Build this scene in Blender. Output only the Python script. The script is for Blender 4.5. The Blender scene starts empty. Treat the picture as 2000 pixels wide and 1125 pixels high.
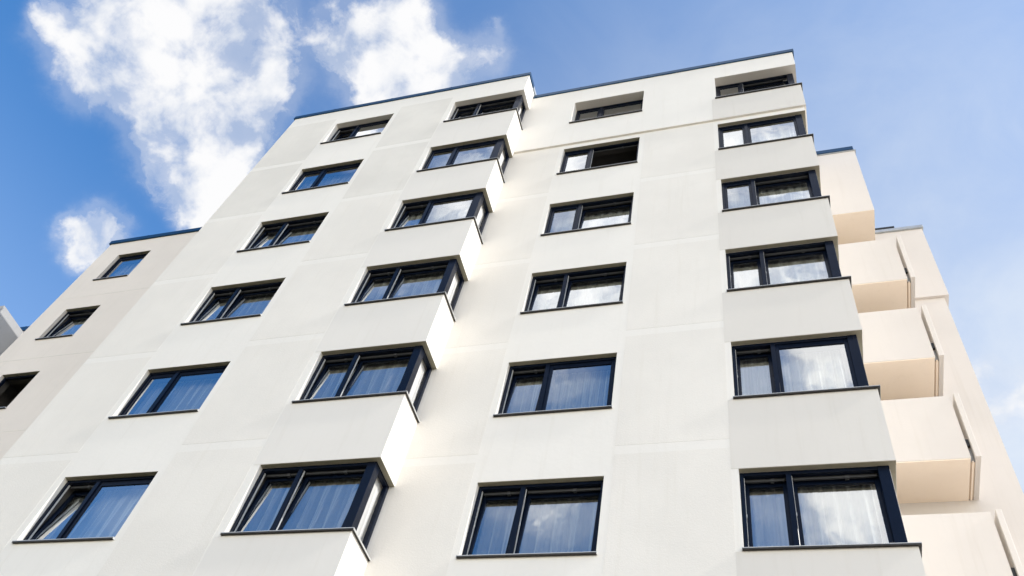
import bpy, bmesh, math, random
from mathutils import Vector, Matrix
R = math.radians
scene = bpy.context.scene
col = scene.collection

# ------------------------------------------------------------------ camera
cam_d = bpy.data.cameras.new('camera')
cam_d.sensor_width = 36.0
cam_d.lens = 36.0 * 1686.16 / 2000.0
cam_d.clip_start = 0.05
cam_d.clip_end = 6000
cam = bpy.data.objects.new('camera', cam_d)
cam.location = (0, 0, 1.6)
cam.rotation_euler = (2.51664, -0.16509, 0.25628)
col.objects.link(cam)
scene.camera = cam

# ------------------------------------------------------------------ render look
scene.view_settings.view_transform = 'Standard'
scene.view_settings.look = 'None'
scene.view_settings.gamma = 1
scene.view_settings.exposure = 0.68
scene.render.engine = 'CYCLES'
scene.cycles.use_denoising = True
scene.cycles.max_bounces = 8
scene.cycles.diffuse_bounces = 4
scene.cycles.glossy_bounces = 4
scene.cycles.transparent_max_bounces = 12
scene.cycles.caustics_reflective = False
scene.cycles.caustics_refractive = False

# ------------------------------------------------------------------ sun and sky
SUN = Vector((0.80, -0.042, 0.60)).normalized()
SUN_EL = math.asin(SUN.z)
SUN_ROT = math.atan2(SUN.x, SUN.y)
sd = bpy.data.lights.new('sun', 'SUN')
sd.energy = 2.35
sd.angle = R(0.8)
sd.color = (1.0, 0.965, 0.91)
so = bpy.data.objects.new('sun', sd)
so.rotation_euler = SUN.to_track_quat('Z', 'Y').to_euler()
so.location = (30, -10, 40)
col.objects.link(so)

world = bpy.data.worlds.new('World')
scene.world = world
world.use_nodes = True
nt = world.node_tree
nt.nodes.clear()


class NT:
    """small helper for building node trees"""
    def __init__(self, tree):
        self.t = tree

    def n(self, typ, **kw):
        nd = self.t.nodes.new(typ)
        for k, v in kw.items():
            setattr(nd, k, v)
        return nd

    def put(self, sock, v):
        if hasattr(v, 'links') or isinstance(v, bpy.types.NodeSocket):
            self.t.links.new(v, sock)
        else:
            sock.default_value = v

    def m(self, op, a, b=None, c=None, clamp=False):
        nd = self.n('ShaderNodeMath', operation=op, use_clamp=clamp)
        self.put(nd.inputs[0], a)
        if b is not None:
            self.put(nd.inputs[1], b)
        if c is not None:
            self.put(nd.inputs[2], c)
        return nd.outputs[0]

    def vm(self, op, a, b=None):
        nd = self.n('ShaderNodeVectorMath', operation=op)
        self.put(nd.inputs[0], a)
        if b is not None:
            self.put(nd.inputs[1], b)
        return nd.outputs['Value'] if op in ('DOT_PRODUCT', 'LENGTH') else nd.outputs[0]

    def noise(self, vec, scale, detail=6, rough=0.55, lac=2.0, dist=0.0):
        nd = self.n('ShaderNodeTexNoise')
        self.put(nd.inputs['Vector'], vec)
        nd.inputs['Scale'].default_value = scale
        nd.inputs['Detail'].default_value = detail
        nd.inputs['Roughness'].default_value = rough
        nd.inputs['Lacunarity'].default_value = lac
        nd.inputs['Distortion'].default_value = dist
        return nd

    def step(self, v, lo, hi, tlo=0.0, thi=1.0, smooth=True):
        nd = self.n('ShaderNodeMapRange')
        nd.interpolation_type = 'SMOOTHSTEP' if smooth else 'LINEAR'
        nd.clamp = True
        self.put(nd.inputs['Value'], v)
        nd.inputs['From Min'].default_value = lo
        nd.inputs['From Max'].default_value = hi
        nd.inputs['To Min'].default_value = tlo
        nd.inputs['To Max'].default_value = thi
        return nd.outputs[0]

    def mix(self, f, a, b):
        nd = self.n('ShaderNodeMix', data_type='RGBA')
        self.put(nd.inputs['Factor'], f)
        for s, v in ((nd.inputs[6], a), (nd.inputs[7], b)):
            if isinstance(v, tuple):
                s.default_value = v if len(v) == 4 else (*v, 1)
            else:
                self.put(s, v)
        return nd.outputs[2]


W = NT(nt)
tc = W.n('ShaderNodeTexCoord')
dirv = tc.outputs['Generated']
sky = W.n('ShaderNodeTexSky', sky_type='NISHITA')
sky.sun_disc = False
sky.sun_elevation = SUN_EL
sky.sun_rotation = SUN_ROT
sky.air_density = 1.0
sky.dust_density = 0.3
sky.ozone_density = 3.0
SKY_STR = 0.15
SKY_SAT, SKY_VAL = 1.25, 1.17
CLOUD = 0.60 / SKY_STR     # radiance of the white clouds
FILL_BANK = 2.05 / SKY_STR  # radiance of the unseen cloud added to light the front
# cloud clusters: direction of each puff on the sky and its angular radius
PUFFS = [
    # direction, angular radius, density: towering cloud over the low wing, cloud over the parapet, small cloud
    ((-0.564, 0.149, 0.812), 0.0451, 1.00), ((-0.526, 0.174, 0.832), 0.0474, 1.10),
    ((-0.510, 0.201, 0.836), 0.0451, 1.10), ((-0.558, 0.203, 0.805), 0.0451, 1.10),
    ((-0.509, 0.233, 0.828), 0.0342, 1.00), ((-0.497, 0.251, 0.831), 0.0180, 0.80),
    ((-0.580, 0.234, 0.780), 0.0313, 1.00), ((-0.549, 0.256, 0.796), 0.0356, 1.00),
    ((-0.565, 0.285, 0.774), 0.0356, 1.10), ((-0.534, 0.304, 0.789), 0.0275, 1.00),
    ((-0.556, 0.326, 0.765), 0.0247, 1.10), ((-0.572, 0.342, 0.745), 0.0161, 1.10),
    ((-0.528, 0.278, 0.802), 0.0261, 1.00), ((-0.619, 0.153, 0.771), 0.0237, 0.75),
    ((-0.641, 0.136, 0.755), 0.0133, 0.60), ((-0.598, 0.160, 0.785), 0.0214, 0.75),
    ((-0.641, 0.193, 0.743), 0.0190, 0.70), ((-0.618, 0.206, 0.759), 0.0180, 0.65),
    ((-0.616, 0.230, 0.753), 0.0133, 0.40), ((-0.612, 0.263, 0.746), 0.0123, 0.40),
    ((-0.609, 0.287, 0.740), 0.0104, 0.35), ((-0.372, 0.244, 0.896), 0.0332, 1.00),
    ((-0.341, 0.230, 0.912), 0.0261, 1.00), ((-0.365, 0.273, 0.890), 0.0308, 1.10),
    ((-0.339, 0.295, 0.893), 0.0285, 1.10), ((-0.389, 0.258, 0.885), 0.0190, 0.70),
    ((-0.404, 0.213, 0.890), 0.0123, 0.55), ((-0.414, 0.241, 0.878), 0.0123, 0.50),
    ((-0.302, 0.306, 0.903), 0.0237, 0.90), ((-0.263, 0.298, 0.918), 0.0133, 0.60),
    ((-0.302, 0.279, 0.912), 0.0114, 0.55), ((-0.433, 0.222, 0.874), 0.0085, 0.40),
    ((-0.367, 0.297, 0.881), 0.0237, 1.10), ((-0.252, 0.274, 0.928), 0.0066, 0.35),
    ((-0.662, 0.321, 0.678), 0.0180, 1.00), ((-0.658, 0.339, 0.672), 0.0199, 1.10),
    ((-0.677, 0.302, 0.672), 0.0076, 0.70), ((-0.673, 0.336, 0.659), 0.0114, 0.70),
    ((-0.646, 0.327, 0.690), 0.0104, 0.70),
    # shreds beside the right wing
    ((0.232, 0.672, 0.703), 0.016, 1.2), ((0.206, 0.681, 0.703), 0.009, 1.1), ((0.200, 0.657, 0.727), 0.010, 1.0),
    # cloud high behind the viewer, mirrored in the panes
    ((-0.005, -0.420, 0.908), 0.085, 1.0), ((0.035, -0.350, 0.936), 0.055, 1.0), ((-0.100, -0.410, 0.906), 0.070, 1.0),
    ((-0.195, -0.430, 0.882), 0.060, 1.0), ((-0.220, -0.345, 0.912), 0.050, 1.0), ((-0.275, -0.440, 0.855), 0.040, 1.0),
    ((-0.333, -0.442, 0.833), 0.034, 1.0), ((0.010, -0.520, 0.854), 0.070, 1.0), ((0.055, -0.600, 0.800), 0.055, 1.2),
    ((0.060, -0.660, 0.749), 0.045, 1.0), ((-0.258, -0.590, 0.765), 0.040, 1.3), ((-0.400, -0.332, 0.855), 0.026, 1.0),
    ((-0.100, -0.520, 0.848), 0.060, 1.0),
]
warp = W.noise(dirv, 11.0, 6, 0.62)
wv = W.vm('SUBTRACT', warp.outputs['Color'], (0.5, 0.5, 0.5))
sc_ = W.n('ShaderNodeVectorMath', operation='SCALE')
W.put(sc_.inputs[0], wv)
sc_.inputs['Scale'].default_value = 0.075
dw = W.vm('NORMALIZE', W.vm('ADD', dirv, sc_.outputs[0]))
mask = None
for c, r, wt in PUFFS:
    c = Vector(c).normalized()
    d = W.vm('DOT_PRODUCT', dw, tuple(c))
    # bell-shaped puff
    q = W.m('EXPONENT', W.m('MULTIPLY', W.m('SUBTRACT', 1.0, d), -1.0 / (0.95 * r) ** 2))
    q = W.m('MULTIPLY', q, wt)
    mask = q if mask is None else W.m('ADD', mask, q)
mask = W.m('MINIMUM', mask, 1.2)
n1 = W.noise(dirv, 15.0, 10, 0.57, dist=0.25)
n3 = W.noise(dirv, 36.0, 8, 0.66)
n2 = W.noise(dirv, 5.0, 5, 0.55)
f1 = W.m('SUBTRACT', n1.outputs['Fac'], 0.5)
f3 = W.m('SUBTRACT', n3.outputs['Fac'], 0.5)
dens = W.m('ADD', mask, W.m('ADD', W.m('MULTIPLY', f1, 3.2), W.m('MULTIPLY', f3, 0.7)))
core = W.step(dens, 0.40, 1.50)
# thin shredded fringe round the dense body
shred = W.noise(W.vm('ADD', dirv, sc_.outputs[0]), 22.0, 10, 0.68, dist=0.6)
fringe = W.m('ADD', W.m('MULTIPLY', mask, 0.9), W.m('MULTIPLY', W.m('SUBTRACT', shred.outputs['Fac'], 0.5), 2.4))
fringe = W.m('MULTIPLY', W.step(fringe, 0.12, 1.0), 0.5)
cl = W.m('MAXIMUM', core, fringe)
cl = W.m('MULTIPLY', cl, W.step(mask, 0.02, 0.28))
# milky air round the clouds
cl = W.m('MAXIMUM', cl, W.m('MULTIPLY', W.step(mask, 0.0, 0.45), 0.22))
# fill light added out of view: wide cloud bank low behind the viewer
sep = W.n('ShaderNodeSeparateXYZ')
W.put(sep.inputs[0], dirv)
back = W.step(sep.outputs['Y'], -0.10, -0.50)
low = W.step(sep.outputs['Z'], 0.58, 0.38)
fill_bank = W.m('MULTIPLY', W.m('MULTIPLY', W.m('MULTIPLY', back, W.step(sep.outputs['X'], -0.72, -0.52)), low), W.step(n2.outputs['Fac'], 0.30, 0.50))
# pale hazy air towards the right, over the right wing
glow = W.vm('DOT_PRODUCT', dirv, tuple(Vector((0.21, 0.78, 0.59)).normalized()))
glow = W.m('POWER', W.m('MAXIMUM', W.m('DIVIDE', W.m('SUBTRACT', glow, 0.37), 0.61), 0.0), 3.0)
wisp = W.noise(dirv, 7.0, 8, 0.6, dist=0.4)
veil = W.m('MULTIPLY', W.m('MULTIPLY', glow, 0.72), W.step(wisp.outputs['Fac'], 0.2, 0.75, 0.85, 1.2), clamp=True)
# paler air low down on the left
veil = W.m('MAXIMUM', veil, W.m('MULTIPLY', W.step(sep.outputs['Z'], 0.78, 0.52), W.step(sep.outputs['Y'], -0.2, 0.2, 0.0, 0.19)))
hs = W.n('ShaderNodeHueSaturation')
hs.inputs['Saturation'].default_value = SKY_SAT
hs.inputs['Value'].default_value = SKY_VAL
W.put(hs.inputs['Color'], sky.outputs['Color'])
soft = W.noise(dirv, 15.0, 5, 0.5)
body = W.step(soft.outputs['Fac'], 0.36, 0.60)
cloud_col = W.mix(body, tuple(v * CLOUD for v in (0.77, 0.82, 0.91)), tuple(v * CLOUD for v in (1.02, 1.02, 1.03)))
# the clouds behind the viewer face the sun and are brighter
sunlit = W.mix(body, tuple(v * CLOUD * 2.1 for v in (0.70, 0.70, 0.71)), tuple(v * CLOUD * 2.1 for v in (1.0, 0.97, 0.94)))
cloud_col = W.mix(W.step(sep.outputs['Y'], 0.0, -0.1), cloud_col, sunlit)
final = W.mix(veil, hs.outputs['Color'], tuple(v * CLOUD for v in (0.88, 0.94, 1.0)))
final = W.mix(fill_bank, final, tuple(v * FILL_BANK for v in (1.0, 0.95, 0.86)))
final = W.mix(cl, final, cloud_col)
bg = W.n('ShaderNodeBackground')
W.put(bg.inputs['Color'], final)
bg.inputs['Strength'].default_value = SKY_STR
out = W.n('ShaderNodeOutputWorld')
nt.links.new(bg.outputs[0], out.inputs['Surface'])

# ------------------------------------------------------------------ materials


def new_mat(name):
    m = bpy.data.materials.new(name)
    m.use_nodes = True
    t = NT(m.node_tree)
    b = m.node_tree.nodes['Principled BSDF']
    return m, t, b


def plaster(name, base, rough_scale, bump, var=0.06, fine=60.0):
    m, t, b = new_mat(name)
    g = t.n('ShaderNodeNewGeometry').outputs['Position']
    big = t.noise(g, 0.55, 6, 0.6)
    mid = t.noise(g, 4.0, 6, 0.65)
    lo = tuple(c * (1 - var) for c in base)
    c1 = t.mix(t.step(big.outputs['Fac'], 0.3, 0.7), lo, base)
    c2 = t.mix(t.m('MULTIPLY', t.step(mid.outputs['Fac'], 0.52, 0.75), 0.35), c1, tuple(c * (1 - var * 1.3) for c in base))
    st = t.n('ShaderNodeMapping')
    st.inputs['Scale'].default_value = (5.0, 5.0, 0.25)
    t.put(st.inputs['Vector'], g)
    sn = t.noise(st.outputs[0], 1.6, 6, 0.65)
    c2 = t.mix(t.m('MULTIPLY', t.step(sn.outputs['Fac'], 0.52, 0.78), 0.5), c2, tuple(c * k for c, k in zip(base, (0.90, 0.89, 0.865))))
    t.put(b.inputs['Base Color'], c2)
    b.inputs['Roughness'].default_value = 0.92
    b.inputs['Specular IOR Level'].default_value = 0.2
    fn = t.noise(g, fine, 4, 0.7)
    gr = t.noise(g, rough_scale, 5, 0.6)
    bp = t.n('ShaderNodeBump')
    bp.inputs['Strength'].default_value = bump
    bp.inputs['Distance'].default_value = 0.02
    t.put(bp.inputs['Height'], t.m('ADD', t.m('MULTIPLY', fn.outputs['Fac'], 0.5), gr.outputs['Fac']))
    t.put(b.inputs['Normal'], bp.outputs[0])
    return m


def simple(name, base, rough=0.5, metal=0.0, spec=0.5, var=0.0, scale=8.0, bump=0.0):
    m, t, b = new_mat(name)
    if var:
        g = t.n('ShaderNodeNewGeometry').outputs['Position']
        nz = t.noise(g, scale, 6, 0.65)
        t.put(b.inputs['Base Color'], t.mix(t.step(nz.outputs['Fac'], 0.3, 0.7), tuple(c * (1 - var) for c in base), base))
        if bump:
            bp = t.n('ShaderNodeBump')
            bp.inputs['Strength'].default_value = bump
            bp.inputs['Distance'].default_value = 0.01
            t.put(bp.inputs['Height'], nz.outputs['Fac'])
            t.put(b.inputs['Normal'], bp.outputs[0])
    else:
        b.inputs['Base Color'].default_value = (*base, 1)
    b.inputs['Roughness'].default_value = rough
    b.inputs['Metallic'].default_value = metal
    b.inputs['Specular IOR Level'].default_value = spec
    return m


M = {}
M['smooth'] = plaster('smooth_plaster', (0.82, 0.787, 0.725), 14.0, 0.10, 0.04)
M['rough'] = plaster('rough_plaster', (0.80, 0.762, 0.695), 30.0, 0.13, 0.06)
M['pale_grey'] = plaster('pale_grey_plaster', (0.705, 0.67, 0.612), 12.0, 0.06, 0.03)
M['taupe'] = simple('taupe_lintel_plate', (0.36, 0.335, 0.25), 0.6, 0.0, 0.3, 0.15, 6.0)
M['falloff_rough'] = plaster('falloff_rough_plaster', (0.765, 0.73, 0.664), 30.0, 0.13, 0.09)  # darker copy of the rough plaster: light falloff up high, put into colour
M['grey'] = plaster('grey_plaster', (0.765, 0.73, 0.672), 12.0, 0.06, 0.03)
M['wing'] = plaster('wing_plaster', (0.775, 0.71, 0.635), 14.0, 0.10, 0.05)
M['haze_warm'] = plaster('haze_warm_plaster', (0.70, 0.65, 0.595), 12.0, 0.06, 0.04)  # warm haze over the right wing put into the plaster colour
M['bounce_peach'] = plaster('bounce_peach_plaster', (0.95, 0.81, 0.66), 12.0, 0.06, 0.05)  # warm bounce light on the undersides put into the plaster colour
M['shade_grey'] = plaster('shade_grey_plaster', (0.40, 0.40, 0.40), 12.0, 0.08, 0.06)  # shaded look of the far-left balcony put into a darker grey
M['coping'] = simple('blue_roof_metal', (0.006, 0.05, 0.115), 0.30, 0.55, 0.5, 0.15, 3.0)
M['pale_metal'] = simple('pale_roof_metal', (0.45, 0.47, 0.48), 0.4, 0.3, 0.5, 0.2, 6.0)
M['frame'] = simple('navy_window_metal', (0.004, 0.008, 0.020), 0.26, 0.0, 0.14, 0.2, 5.0)
M['sill'] = simple('bronze_sill_metal', (0.06, 0.056, 0.052), 0.42, 0.6, 0.5, 0.35, 18.0)
M['cap_highlight'] = simple('sill_cap_and_highlight', (0.55, 0.55, 0.53), 0.4, 0.3)
M['strip'] = simple('pale_gasket', (0.55, 0.56, 0.56), 0.5)
M['bar'] = simple('grey_closer_bar', (0.06, 0.062, 0.065), 0.4)
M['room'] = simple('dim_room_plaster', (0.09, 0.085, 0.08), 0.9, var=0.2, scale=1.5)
M['blind'] = simple('greenish_blind', (0.20, 0.24, 0.23), 0.7, var=0.1)
M['lamp_black'] = simple('black_bracket', (0.02, 0.02, 0.02), 0.5)
M['bracket'] = simple('zinc_bracket', (0.30, 0.29, 0.27), 0.45, 0.5)
M['roofing'] = simple('grey_roof_gravel', (0.22, 0.21, 0.20), 0.95, var=0.4, scale=30, bump=0.5)
M['ground'] = simple('pale_paving_and_dry_lawn', (0.12, 0.10, 0.05), 0.95, var=0.35, scale=0.5, bump=0.3)


M['paving'] = simple('added_bounce_paving', (0.82, 0.69, 0.55), 0.9, var=0.15, scale=1.2, bump=0.2)  # for the added unseen sheet that bounces light onto balcony soffits


def glass_mat():
    m = bpy.data.materials.new('window_glass')
    m.use_nodes = True
    t = NT(m.node_tree)
    m.node_tree.nodes.clear()
    fr = t.n('ShaderNodeFresnel')
    fr.inputs['IOR'].default_value = 1.52
    geo = t.n('ShaderNodeNewGeometry')
    f = t.m('MINIMUM', t.m('MULTIPLY_ADD', fr.outputs[0], 2.0, 0.28), 0.95)
    f = t.m('MULTIPLY', f, t.m('SUBTRACT', 1.0, geo.outputs['Backfacing']))
    tr = t.n('ShaderNodeBsdfTransparent')
    tr.inputs[0].default_value = (0.90, 0.92, 0.91, 1)
    gl = t.n('ShaderNodeBsdfGlossy')
    gl.inputs['Roughness'].default_value = 0.0
    gl.inputs['Color'].default_value = (0.92, 0.96, 1.0, 1)
    # panes are never perfectly flat
    nz = t.noise(t.n('ShaderNodeNewGeometry').outputs['Position'], 1.6, 2, 0.4)
    bp = t.n('ShaderNodeBump')
    bp.inputs['Strength'].default_value = 0.05
    bp.inputs['Distance'].default_value = 0.05
    t.put(bp.inputs['Height'], nz.outputs['Fac'])
    t.put(gl.inputs['Normal'], bp.outputs[0])
    mx = t.n('ShaderNodeMixShader')
    t.put(mx.inputs[0], f)
    t.put(mx.inputs[1], tr.outputs[0])
    t.put(mx.inputs[2], gl.outputs[0])
    o = t.n('ShaderNodeOutputMaterial')
    t.put(o.inputs['Surface'], mx.outputs[0])
    return m


def curtain_mat():
    """sheer cloth: seen flat on it lets the dim room through, seen along a fold it is dense"""
    m, t, b = new_mat('sheer_curtain')
    m.node_tree.nodes.remove(b)
    d = t.n('ShaderNodeBsdfDiffuse')
    d.inputs[0].default_value = (0.86, 0.85, 0.82, 1)
    tr = t.n('ShaderNodeBsdfTransparent')
    lw = t.n('ShaderNodeLayerWeight')
    lw.inputs['Blend'].default_value = 0.5
    mx = t.n('ShaderNodeMixShader')
    t.put(mx.inputs[0], t.m('MULTIPLY_ADD', lw.outputs['Facing'], 0.80, 0.25, clamp=True))
    t.put(mx.inputs[1], tr.outputs[0])
    t.put(mx.inputs[2], d.outputs[0])
    t.put(m.node_tree.nodes['Material Output'].inputs['Surface'], mx.outputs[0])
    return m


M['glass'] = glass_mat()
M['curtain'] = curtain_mat()

# ------------------------------------------------------------------ mesh helpers


class MB:
    """collects boxes and quads, then links them as one mesh object"""
    def __init__(self):
        self.v = []
        self.f = []

    def box(self, x0, x1, y0, y1, z0, z1):
        i = len(self.v)
        self.v += [(x0, y0, z0), (x1, y0, z0), (x1, y1, z0), (x0, y1, z0), (x0, y0, z1), (x1, y0, z1), (x1, y1, z1), (x0, y1, z1)]
        self.f += [tuple(i + k for k in q) for q in ((0, 3, 2, 1), (4, 5, 6, 7), (0, 1, 5, 4), (1, 2, 6, 5), (2, 3, 7, 6), (3, 0, 4, 7))]
        return self

    def quad(self, a, b, c, d):
        i = len(self.v)
        self.v += [a, b, c, d]
        self.f.append((i, i + 1, i + 2, i + 3))
        return self

    def prism(self, poly, y0, y1):
        """polygon in x,z (counter-clockwise seen from -y) pushed from y0 to y1"""
        i = len(self.v)
        n = len(poly)
        self.v += [(x, y0, z) for x, z in poly] + [(x, y1, z) for x, z in poly]
        self.f.append(tuple(i + k for k in range(n)))
        self.f.append(tuple(i + n + k for k in reversed(range(n))))
        for k in range(n):
            j = (k + 1) % n
            self.f.append((i + k, i + n + k, i + n + j, i + j))
        return self

    def mesh(self, name, mat, bevel=0.0, smooth=False):
        me = bpy.data.meshes.new(name)
        me.from_pydata(self.v, [], self.f)
        bm = bmesh.new()
        bm.from_mesh(me)
        if bevel:
            bmesh.ops.bevel(bm, geom=list(bm.edges), offset=bevel, segments=1, affect='EDGES', clamp_overlap=True)
        bmesh.ops.recalc_face_normals(bm, faces=bm.faces)
        bm.to_mesh(me)
        bm.free()
        me.materials.append(mat)
        if smooth:
            for p in me.polygons:
                p.use_smooth = True
        return me

    def build(self, name, mat, parent, loc=(0, 0, 0), bevel=0.0, smooth=False):
        return link(name, self.mesh(name, mat, bevel, smooth), parent, loc)


def link(name, me, parent=None, loc=(0, 0, 0)):
    o = bpy.data.objects.new(name, me)
    col.objects.link(o)
    o.parent = parent
    o.location = loc
    return o


# ------------------------------------------------------------------ ground
g = MB()
g.quad((-400, -400, 0), (400, -400, 0), (400, 400, 0), (-400, 400, 0))
ground = g.build('ground', M['ground'], None)
ground['kind'] = 'structure'
ground['label'] = 'pale paving and dry lawn in front of the flats'

t_ = MB()
t_.box(1.0, 90, -25.0, 70, -0.05, 0.02)
bounce_sheet = t_.build('bounce_paving', M['paving'], None)  # added out of view to brighten the balcony undersides
bounce_sheet['kind'] = 'structure'
bounce_sheet['label'] = 'unseen pale paving added beside the right wing to bounce light'

# ------------------------------------------------------------------ key measures of the building (metres)
P1 = 8.506            # front plane of the left part
P2 = 9.164            # front plane of the right part
P2T = 9.114           # its top storey stands a little proud
PL = 10.281           # low wing on the left
PW = 13.70            # low wing on the right
PB = 12.60            # balcony fronts of the right wing
XM, XB, XD = -13.50, -5.793, 1.422
XDT = 1.465
WIN = {'A': (-11.671, -9.788), 'B': (-7.872, XB), 'C': (-4.431, -2.494), 'D': (-0.602, XD), 'L': (-18.788, -17.589)}
LINT = [24.349] + [21.431 - 2.8 * k for k in range(8)]
SILL = [22.986] + [20.063 - 2.8 * k for k in range(8)]
LINT_T, SILL_T = 24.22, 22.87          # top storey of the right part
LEDGE = 21.63
TOP1, TOP2 = 25.39, 25.09
COP1, COP2 = 25.55, 25.24
DEEP, DEEP_TOP = 0.09, 0.15

ROOT = Vector((-4.0, 11.0, 0.0))
bld = bpy.data.objects.new('apartment_building', None)
bld.location = ROOT
col.objects.link(bld)
bld['label'] = 'stepped white plaster apartment block with navy framed windows, corner windows and balconies'
bld['category'] = 'apartment building'
OFF = tuple(-ROOT)


def part(mb, name, mat, bevel=0.0):
    return mb.build(name, mat, bld, OFF, bevel)


TH = 0.34
# ---- left part: spandrel bands, piers, return at the corner windows


def bands(lints, sills, zbot, ztop):
    """z ranges of full bands and of window rows, top down"""
    out = []
    z = ztop
    for l, s in zip(lints, sills):
        out.append(('band', l, z))
        out.append(('row', s, l))
        z = s
    out.append(('band', zbot, z))
    return out


wall = MB()
for kind, z0, z1 in bands(LINT, SILL, 0.0, TOP1):
    if kind == 'band':
        wall.box(XM, XB, P1, P1 + TH, z0, z1)
        wall.box(XB - TH, XB, P1 + TH, P2T if z1 > LEDGE + 1.2 and z0 > LEDGE else P2, z0, z1)
    else:
        wall.box(XM, WIN['A'][0], P1, P1 + TH, z0, z1)
        wall.box(WIN['A'][1], WIN['B'][0], P1, P1 + TH, z0, z1)
wall.box(XM, XM + TH, P1 + TH, 14.0, 0, TOP1)
part(wall, 'front_wall', M['smooth'])
# greyer smooth fields under each corner window
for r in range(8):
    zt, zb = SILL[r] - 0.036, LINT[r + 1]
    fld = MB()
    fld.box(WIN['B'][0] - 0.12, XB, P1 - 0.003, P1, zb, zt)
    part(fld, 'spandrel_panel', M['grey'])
# ---- right part
wall = MB()
for kind, z0, z1 in bands(LINT[1:], SILL[1:], 0.0, LEDGE):
    if kind == 'band':
        wall.box(XB - 0.26, XD, P2, P2 + TH, z0, z1)
        wall.box(XD - TH, XD, P2 + TH, 10.3, z0, z1)
    else:
        wall.box(XB - 0.26, WIN['C'][0], P2, P2 + TH, z0, z1)
        wall.box(WIN['C'][1], WIN['D'][0], P2, P2 + TH, z0, z1)
wall.box(XD - TH, XD, 10.3, 14.0, 0, LEDGE)
part(wall, 'front_wall', M['smooth'])
wall = MB()
for kind, z0, z1 in bands([LINT_T], [SILL_T], LEDGE, TOP2):
    if kind == 'band':
        wall.box(XB - 0.26, XDT, P2T, P2T + TH, z0, z1)
        wall.box(XDT - TH, XDT, P2T + TH, 10.3, z0, z1)
    else:
        wall.box(XB - 0.26, WIN['C'][0], P2T, P2T + TH, z0, z1)
        wall.box(WIN['C'][1], WIN['D'][0], P2T, P2T + TH, z0, z1)
wall.box(XDT - TH, XDT, 10.3, 14.0, LEDGE, TOP2)
part(wall, 'top_storey_wall', M['smooth'])
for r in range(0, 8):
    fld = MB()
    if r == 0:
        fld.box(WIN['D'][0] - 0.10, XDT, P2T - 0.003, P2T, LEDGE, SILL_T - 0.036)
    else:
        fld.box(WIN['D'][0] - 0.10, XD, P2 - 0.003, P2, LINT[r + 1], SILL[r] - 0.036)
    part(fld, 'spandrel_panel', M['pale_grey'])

# ---- rough rendered panels between the window columns


def rough_panel(x0, x1, y, z0, z1):
    p = MB()
    p.box(x0, x1, y - 0.0016, y, z0, z1)
    part(p, 'plaster_panel', M['falloff_rough' if z0 > 19.0 and x0 < -8 else 'rough'])


PZ = [(22.05, 24.75)] + [(19.22 - 2.8 * k + 0.0, 21.84 - 2.8 * k) for k in range(7)]
for z0, z1 in PZ:
    rough_panel(XM + 0.0, WIN['A'][0] - 0.14, P1, z0, z1)
    rough_panel(WIN['A'][1] + 0.13, WIN['B'][0] - 0.15, P1, z0, z1)
for z0, z1 in PZ[1:]:
    z1 = min(z1, LEDGE - 0.08)
    rough_panel(XB, WIN['C'][0] - 0.11, P2, z0, z1)
    rough_panel(WIN['C'][1] + 0.12, WIN['D'][0] - 0.10, P2, z0, z1)
# ---- low wing on the left
XL0 = -19.57
TOPL, COPL = 22.20, 22.36
wall = MB()
for kind, z0, z1 in bands(LINT[1:], SILL[1:], 0.0, TOPL):
    if kind == 'band':
        wall.box(XL0, XM, PL, PL + TH, z0, z1)
    else:
        wall.box(XL0, WIN['L'][0], PL, PL + TH, z0, z1)
        wall.box(WIN['L'][1], XM, PL, PL + TH, z0, z1)
wall.box(XL0, XL0 + TH, PL + TH, 14.0, 0, TOPL)
part(wall, 'wing_wall', M['wing'])
for k in range(6):
    p = MB()
    p.box(XL0, XM, PL - 0.003, PL, 19.22 - 2.8 * k - 0.012, 19.22 - 2.8 * k)
    part(p, 'joint_line', M['rough'])
# ---- farther block at the left edge with its projecting balcony
wall = MB()
wall.box(-34.0, XL0, 12.0, 12.3, 0, 20.46)
wall.box(-34.0, -33.7, 12.3, 18.0, 0, 20.46)
part(wall, 'side_block_wall', M['wing'])
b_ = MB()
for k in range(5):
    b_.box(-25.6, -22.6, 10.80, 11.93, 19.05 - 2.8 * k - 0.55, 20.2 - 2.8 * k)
part(b_, 'side_balcony', M['shade_grey'])
# ---- right wing: wall with its top storey proud
XW = 4.10
wall = MB()
wall.box(1.50, XW, PW, PW + TH, 0, 19.62)
wall.box(XW - TH, XW, PW + TH, 18.0, 0, 19.62)
wall.box(1.50, XW + 0.10, PW - 0.07, PW + TH, 19.62, 22.62)
wall.box(XW + 0.10 - TH, XW + 0.10, PW + TH, 18.0, 19.62, 22.62)
part(wall, 'wing_wall', M['haze_warm'])
# enclosed box above the balconies
bx = MB()
bx.box(1.50, 2.985, PB, PW - 0.07, 22.20, 25.62)
part(bx, 'projecting_bay', M['haze_warm'])
sf = MB()
sf.box(1.50, 2.982, PB + 0.004, PW - 0.07, 22.19, 22.20)
part(sf, 'bay_soffit', M['bounce_peach'])
cp = MB()
cp.box(1.47, 2.96, PB - 0.05, PW, 25.62, 25.80)
part(cp, 'roof_coping', M['coping'])
cp = MB()
cp.box(1.47, 3.02, PB - 0.03, PW, 25.585, 25.62)
part(cp, 'drip_edge', M['pale_metal'])
# ---- copings


def coping(x0, x1, y0, y1, z0, z1, mat='coping'):
    c = MB()
    c.box(x0, x1, y0, y1, z0, z1)
    x = x0 + 1.37
    while x < x1 - 0.3 and x1 - x0 > 2:
        c.box(x, x + 0.05, y0 - 0.005, y0 - 0.001, z0 - 0.004, z1 + 0.004)
        c.box(x, x + 0.05, y0 - 0.001, y1, z1 + 0.001, z1 + 0.004)
        x += 1.95
    return part(c, 'roof_coping', M[mat], 0.0)


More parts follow.
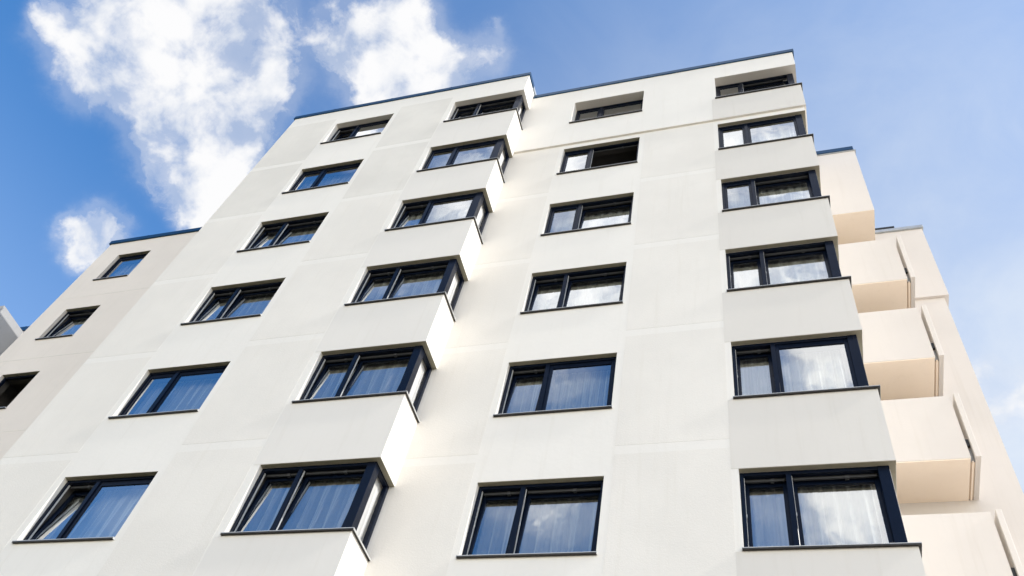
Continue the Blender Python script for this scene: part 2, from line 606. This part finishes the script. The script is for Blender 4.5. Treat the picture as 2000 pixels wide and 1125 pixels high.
coping(XM - 0.05, XB + 0.03, P1 - 0.035, P1 + TH + 0.06, TOP1, COP1)
c = MB()
c.box(XB - TH - 0.06, XB + 0.03, P1 + TH + 0.06, P2T + 0.35, TOP1, COP1 - 0.02)
part(c, 'return_coping', M['pale_metal'])
coping(XB + 0.03, XDT + 0.04, P2T - 0.035, P2T + TH + 0.06, TOP2, COP2)
coping(XDT - TH - 0.06, XDT + 0.04, P2T + TH + 0.06, 14.0, TOP2, COP2 - 0.02)
coping(XL0 - 0.05, XM, PL - 0.05, PL + TH + 0.06, TOPL, COPL)
coping(-34.05, XL0 - 0.06, 11.95, 12.36, 20.46, 20.66)
c = MB()
c.box(1.50, XW + 0.14, PW - 0.12, PW + TH + 0.06, 22.62, 22.74)
part(c, 'roof_coping', M['pale_metal'], 0.006)
rl = MB()
rl.box(1.6, 3.58, PW - 0.02, PW + 0.03, 22.93, 22.99)
for x in (1.9, 2.7, 3.5):
    rl.box(x, x + 0.03, PW - 0.01, PW + 0.02, 22.74, 22.93)
part(rl, 'roof_rail', M['lamp_black'])
# ---- roofs
rf = MB()
rf.box(XM + TH, XB - TH, P1 + TH, 14.0, TOP1 - 0.5, TOP1 - 0.3)
rf.box(XB - TH, XDT - TH, P2T + TH + 0.01, 14.0, TOP2 - 0.45, TOP2 - 0.3)
rf.box(XL0 + TH, XM, PL + TH, 14.0, TOPL - 0.5, TOPL - 0.3)
rf.box(1.5, XW - TH, PW + TH, 18.0, 22.1, 22.3)
rf.box(-33.7, XL0, 12.3, 18.0, 19.9, 20.1)
part(rf, 'flat_roof', M['roofing'])
bk = MB()
bk.box(XL0, XDT, 14.0, 14.3, 0, 22.0)
bk.box(XM, XDT, 14.0, 14.3, 22.0, 25.0)
part(bk, 'rear_wall', M['smooth'])

# ------------------------------------------------------------------ windows
random.seed(7)
CO = 0.09      # corner windows stand this far in from the corner
POST, POST_S = 0.15, 0.15   # corner post, front and side width
FW = 0.055     # outer frame
SW = 0.068     # sash stile
ML = 0.075     # mullion


def frame_mb(W_, H, dr, mull, corner=0.0):
    f = MB()
    d0, d1 = dr, dr + 0.075
    xr = W_ - (CO if corner else 0.0)
    f.box(0, FW, d0, d1, 0, H)
    if corner:
        f.box(xr - POST, xr, d0 - 0.004, d0 + POST_S, 0, H)
        xr2 = xr - POST
    else:
        f.box(xr - FW, xr, d0, d1, 0, H)
        xr2 = xr - FW
    f.box(FW, xr2, d0, d1, H - 0.06, H)
    f.box(FW, xr2, d0, d1, 0, 0.04)
    if mull:
        f.box(mull - ML / 2, mull + ML / 2, d0 - 0.006, d1, 0.04, H - 0.06)
    if corner:      # side light facing the return
        y0, y1 = d0 + POST_S, corner
        f.box(xr - 0.075, xr, y1 - 0.07, y1, 0, H)
        f.box(xr - 0.075, xr, y0, y1 - 0.07, H - 0.06, H)
        f.box(xr - 0.075, xr, y0, y1 - 0.07, 0, 0.04)
    return f


def sash_mb(w, h):
    s = MB()
    d = 0.05
    s.box(0, SW, 0, d, 0, h).box(w - SW, w, 0, d, 0, h).box(SW, w - SW, 0, d, 0, 0.055).box(SW, w - SW, 0, d, h - 0.10, h)
    return s


def curtain_mb(x0, x1, y, z0, z1, seed, gap=None):
    rnd = random.Random(seed)
    c = MB()
    x = x0
    ph = rnd.random() * 6
    xs = []
    wl = 0.20
    while x < x1:
        xs.append((x, ph))
        x += 0.012
        wl += (rnd.random() - 0.5) * 0.012
        wl = min(max(wl, 0.11), 0.32)
        ph += 0.012 * 2 * math.pi / wl
    amp = 0.055
    prev = None
    for (x, p) in xs:
        amp = min(max(amp + (rnd.random() - 0.5) * 0.010, 0.025), 0.080)
        yy = y + amp * math.sin(p) + 0.35 * amp * math.sin(2.3 * p + 1)
        yt = y + 0.08 * amp * math.sin(p + 0.4)
        i = len(c.v)
        c.v += [(x, yy, z0), (x + 0.004 * math.sin(p * .7), y + 0.8 * (yy - y) + 0.1 * (yt - y), (z0 + z1) / 2), (x, yt, z1)]
        if prev is not None and not (gap and gap[0] < x < gap[1]):
            c.f.append((prev, i, i + 1, prev + 1))
            c.f.append((prev + 1, i + 1, i + 2, prev + 2))
        prev = i
    return c


def room_mb(x0, x1, y0, y1, z0, z1):
    r_ = MB()
    r_.quad((x0, y1, z0), (x1, y1, z0), (x1, y1, z1), (x0, y1, z1))
    r_.quad((x0, y0, z0), (x0, y1, z0), (x0, y1, z1), (x0, y0, z1))
    r_.quad((x1, y0, z0), (x1, y0, z1), (x1, y1, z1), (x1, y1, z0))
    r_.quad((x0, y0, z0), (x1, y0, z0), (x1, y1, z0), (x0, y1, z0))
    r_.quad((x0, y0, z1), (x0, y1, z1), (x1, y1, z1), (x1, y0, z1))
    return r_


CACHE = {}


def cached(key, fn):
    if key not in CACHE:
        CACHE[key] = fn()
    return CACHE[key]


def window(kind, x0, x1, P, zs, zl, dr, tilts, seed, corner=0.0, curtain=True, gap=None, lab=None, opened=None):
    """one window: the outer frame is the part; sash, pane, curtain, sill and so on are its sub-parts"""
    Wd, H = x1 - x0, zl - zs
    single = kind == 'L'
    mull = 0.0 if single else ({'D': 0.335, 'B': 0.36}.get(kind, 0.365) * (Wd - (0.0 if not corner else CO)))
    key = (kind, round(H, 2), dr)
    nm = 'corner_window' if corner else 'window'
    fr = link(nm, cached(('f',) + key, lambda: frame_mb(Wd, H, dr, mull, corner).mesh(nm, M['frame'], 0.004)), bld, (x0 - ROOT.x, P - ROOT.y, zs - ROOT.z))
    if lab:
        fr['label'] = lab
    xr = Wd - (CO + POST if corner else FW)
    leaves = [(FW - 0.012, xr + 0.012)] if single else [(FW - 0.012, mull - ML / 2 + 0.012), (mull + ML / 2 - 0.012, xr + 0.012)]
    z0, z1 = 0.03, H - 0.05
    for k, (a, b) in enumerate(leaves):
        w, h = b - a, z1 - z0
        sa = link('sash', cached(('s', k) + key, lambda: sash_mb(w, h).mesh('sash', M['frame'], 0.003)), fr, (a, dr + 0.022, z0))
        pa = link('pane', cached(('p', k) + key, lambda: MB().box(SW - 0.005, w - SW + 0.005, 0.018, 0.026, 0.05, h - 0.095).mesh('pane', M['glass'])), fr, (a, dr + 0.022, z0))
        t = tilts[k]
        if t:
            for o in (sa, pa):
                o.rotation_euler.x = R(-t)
                o.location.y += 0.02
            st = link('weather_strip', cached(('w', k) + key, lambda: MB().box(0, 0.006, 0, 0.030, 0, h - 0.03).box(0, 0.012, 0.008, 0.022, h * 0.45, h * 0.45 + 0.05).mesh('weather_strip', M['strip'])), fr, (a + 0.0125, dr + 0.030, z0 + 0.01))
            cb = link('closer_bar', cached(('b', k) + key, lambda: MB().box(0.03, w - 0.03, 0, 0.03, -0.035, 0).box(w * 0.62, w * 0.62 + 0.05, -0.012, 0.04, -0.05, -0.002).mesh('closer_bar', M['bar'])), fr, (a, dr + 0.080, H - 0.065))
    if opened is not None:
        a, b = leaves[opened[0]]
        # the leaf swung right into the room on its side hinge
        for o in fr.children:
            if o.name.split('.')[0] in ('sash', 'pane') and abs(o.location.x - a) < 1e-4:
                o.matrix_basis = Matrix.Translation((b, dr + 0.09, z0)) @ Matrix.Rotation(R(-opened[1]), 4, 'Z') @ Matrix.Translation((a - b, 0, 0))
    if curtain:
        xe = Wd - 0.02 if not corner else Wd - 0.30
        cm = curtain_mb(0.0, xe, dr + 0.27, -0.35, H - 0.02, seed, gap)
        if corner:
            base = len(cm.v)
            c2 = curtain_mb(0.0, corner - dr - 0.02, 0, -0.35, H - 0.02, seed + 1)
            cm.v += [(Wd - CO - 0.11 + y * 0.4, dr + 0.13 + x, z) for x, y, z in c2.v]
            cm.f += [tuple(base + i for i in f) for f in c2.f]
        me = bpy.data.meshes.new('curtain')
        me.from_pydata(cm.v, [], cm.f)
        me.materials.append(M['curtain'])
        for p in me.polygons:
            p.use_smooth = True
        link('curtain', me, fr)
    # thin taupe plate under the lintel, darker than the wall
    if dr < 0.15:
        lp = MB()
        lp.box(0.001, Wd - (0.002 if corner else 0.001), 0.006, dr - 0.001 if not corner else dr - 0.006, H - 0.004, H - 0.001)
        if corner:
            lp.box(Wd - CO + 0.004, Wd - 0.006, dr - 0.006, corner - 0.002, H - 0.004, H - 0.001)
        link('lintel_plate', cached(('lp',) + key, lambda: lp.mesh('lintel_plate', M['taupe'])), fr)
    # dark lining of the opening behind the frame
    ln = MB()
    xq = Wd - 0.003 if not corner else Wd - CO - 0.005
    ya, yb = dr + 0.077, TH + 0.004
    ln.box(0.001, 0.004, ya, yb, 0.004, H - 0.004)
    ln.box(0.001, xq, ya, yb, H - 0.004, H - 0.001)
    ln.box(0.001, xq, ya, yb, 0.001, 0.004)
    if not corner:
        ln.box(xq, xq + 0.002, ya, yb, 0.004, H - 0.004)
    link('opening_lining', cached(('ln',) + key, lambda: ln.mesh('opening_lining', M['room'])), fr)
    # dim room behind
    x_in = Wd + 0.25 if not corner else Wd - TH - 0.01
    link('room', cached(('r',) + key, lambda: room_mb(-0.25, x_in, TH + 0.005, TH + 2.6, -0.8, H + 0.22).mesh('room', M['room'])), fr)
    # sill
    s = MB()
    if corner:
        s.box(-0.012, Wd + 0.030, -0.034, dr, -0.022, 0.0)
        s.box(Wd - CO, Wd + 0.030, dr, corner, -0.022, 0.0)
        s.box(-0.012, Wd + 0.036, -0.040, -0.034, -0.028, 0.002)
        s.box(Wd + 0.030, Wd + 0.036, -0.034, corner, -0.028, 0.002)
    else:
        s.box(-0.012, Wd + 0.015, -0.034, dr, -0.022, 0.0)
        s.box(-0.012, Wd + 0.015, -0.040, -0.034, -0.028, 0.002)
    e = MB()  # pale strips: end caps, and sunlit sill highlights put into colour
    if corner:
        e.box(-0.014, Wd + 0.0405, -0.0435, -0.0405, -0.006, 0.004)
        e.box(Wd + 0.0365, Wd + 0.040, -0.0405, corner, -0.024, 0.005)
    else:
        e.box(-0.014, Wd + 0.017, -0.0435, -0.0405, -0.006, 0.004)
        e.box(Wd + 0.0155, Wd + 0.020, -0.0405, 0.0, -0.026, 0.010)
    e.box(-0.018, -0.0125, -0.0435, 0.0, -0.030, 0.012)
    link('sill_edge', cached(('edge',) + key, lambda: e.mesh('sill_edge', M['cap_highlight'])), fr)
    si = link('sill', cached(('sill',) + key, lambda: s.mesh('sill', M['sill'], 0.002)), fr)
    return fr


#        tilt (left, right) for rows 0 to 7; the last two are below the picture
T_A = [(6, 0), (0, 0), (4.5, 4.5), (4.5, 4.5), (0, 0), (7, 0), (5, 0), (0, 0)]
T_B = [(4.5, 4.5), (0, 0), (5, 0), (4.5, 4.5), (4.5, 4.5), (4.5, 4.5), (0, 0), (5, 0)]
T_C = [(0, 0), (0, 5), (0, 5), (4.5, 4.5), (5, 0), (4.5, 4.5), (0, 0), (5, 0)]
T_D = [(0, 5), (0, 0), (0, 5), (4.5, 4.5), (5, 0), (4.5, 4.5), (0, 5), (0, 0)]
T_L = [None, (0,), (5,), (0,), (5,), (0,), (0,), (5,)]
for r in range(8):
    dr = DEEP_TOP if r == 0 else DEEP
    x0, x1 = WIN['A']
    window('A', x0, x1, P1, SILL[r], LINT[r], dr, T_A[r], 100 + r)
    x0, x1 = WIN['B']
    window('B', x0, x1, P1, SILL[r], LINT[r], dr, T_B[r], 200 + r, corner=(P2T if r == 0 else P2) - P1)
    if r == 0:
        x0, x1 = WIN['C']
        window('C', x0, x1, P2T, SILL_T, LINT_T, 0.24, T_C[r], 300, curtain=False)
        x0, x1 = WIN['D'][0], XDT
        window('D', x0, x1, P2T, SILL_T, LINT_T, 0.24, T_D[r], 400, corner=10.3 - P2T, curtain=False)
    else:
        x0, x1 = WIN['C']
        window('C', x0, x1, P2, SILL[r], LINT[r], dr, T_C[r], 300 + r, curtain=(r != 1), opened=((1, 82) if r == 1 else None),
               lab='window with its right leaf swung open' if r == 1 else None)
        x0, x1 = WIN['D']
        window('D', x0, x1, P2, SILL[r], LINT[r], dr, T_D[r], 400 + r, corner=10.3 - P2)
    if r > 0:
        x0, x1 = WIN['L']
        window('L', x0, x1, PL, SILL[r], LINT[r], dr, T_L[r], 500 + r, opened=((0, 38) if r == 3 else None), curtain=(r != 3),
               lab='dark small window standing ajar' if r == 3 else None)

# ------------------------------------------------------------------ balconies of the right wing
for k in range(7):
    zt = 20.76 - 2.85 * k
    zb = 19.01 - 2.79 * k
    p = MB()
    p.box(1.50, 3.185, PB, PB + 0.10, zb, zt)
    bal = part(p, 'balcony', M['haze_warm'], 0.006)
    q = MB()
    q.box(1.50, 3.17, PB + 0.10, PW, zb - 0.02, zb + 0.16)
    q.box(1.50, 3.17, PB + 0.012, PB + 0.10, zb - 0.02, zb)
    q.build('floor_slab', M['bounce_peach'], bal)
    q = MB()
    q.box(3.255, 3.345, PB - 0.04, PW, zb - 0.01, zt + 0.02)
    q.build('side_panel', M['haze_warm'], bal, bevel=0.006)
    q = MB()
    q.box(3.185, 3.255, PB + 0.14, PW, zb + 0.02, zb + 0.14)
    q.box(3.20, 3.23, PB + 0.10, PW, zb - 0.012, zb + 0.02)
    q.build('gutter', M['bounce_peach'], bal)
    q = MB()
    q.box(3.19, 3.25, PB + 0.10, PB + 0.14, zb + 0.02, zb + 0.30)
    q.build('bracket', M['bracket'], bal)
    q = MB()
    q.box(3.195, 3.248, PB + 0.05, PB + 0.12, zb + 0.34, zb + 0.50)
    q.build('bracket', M['lamp_black'], bal)
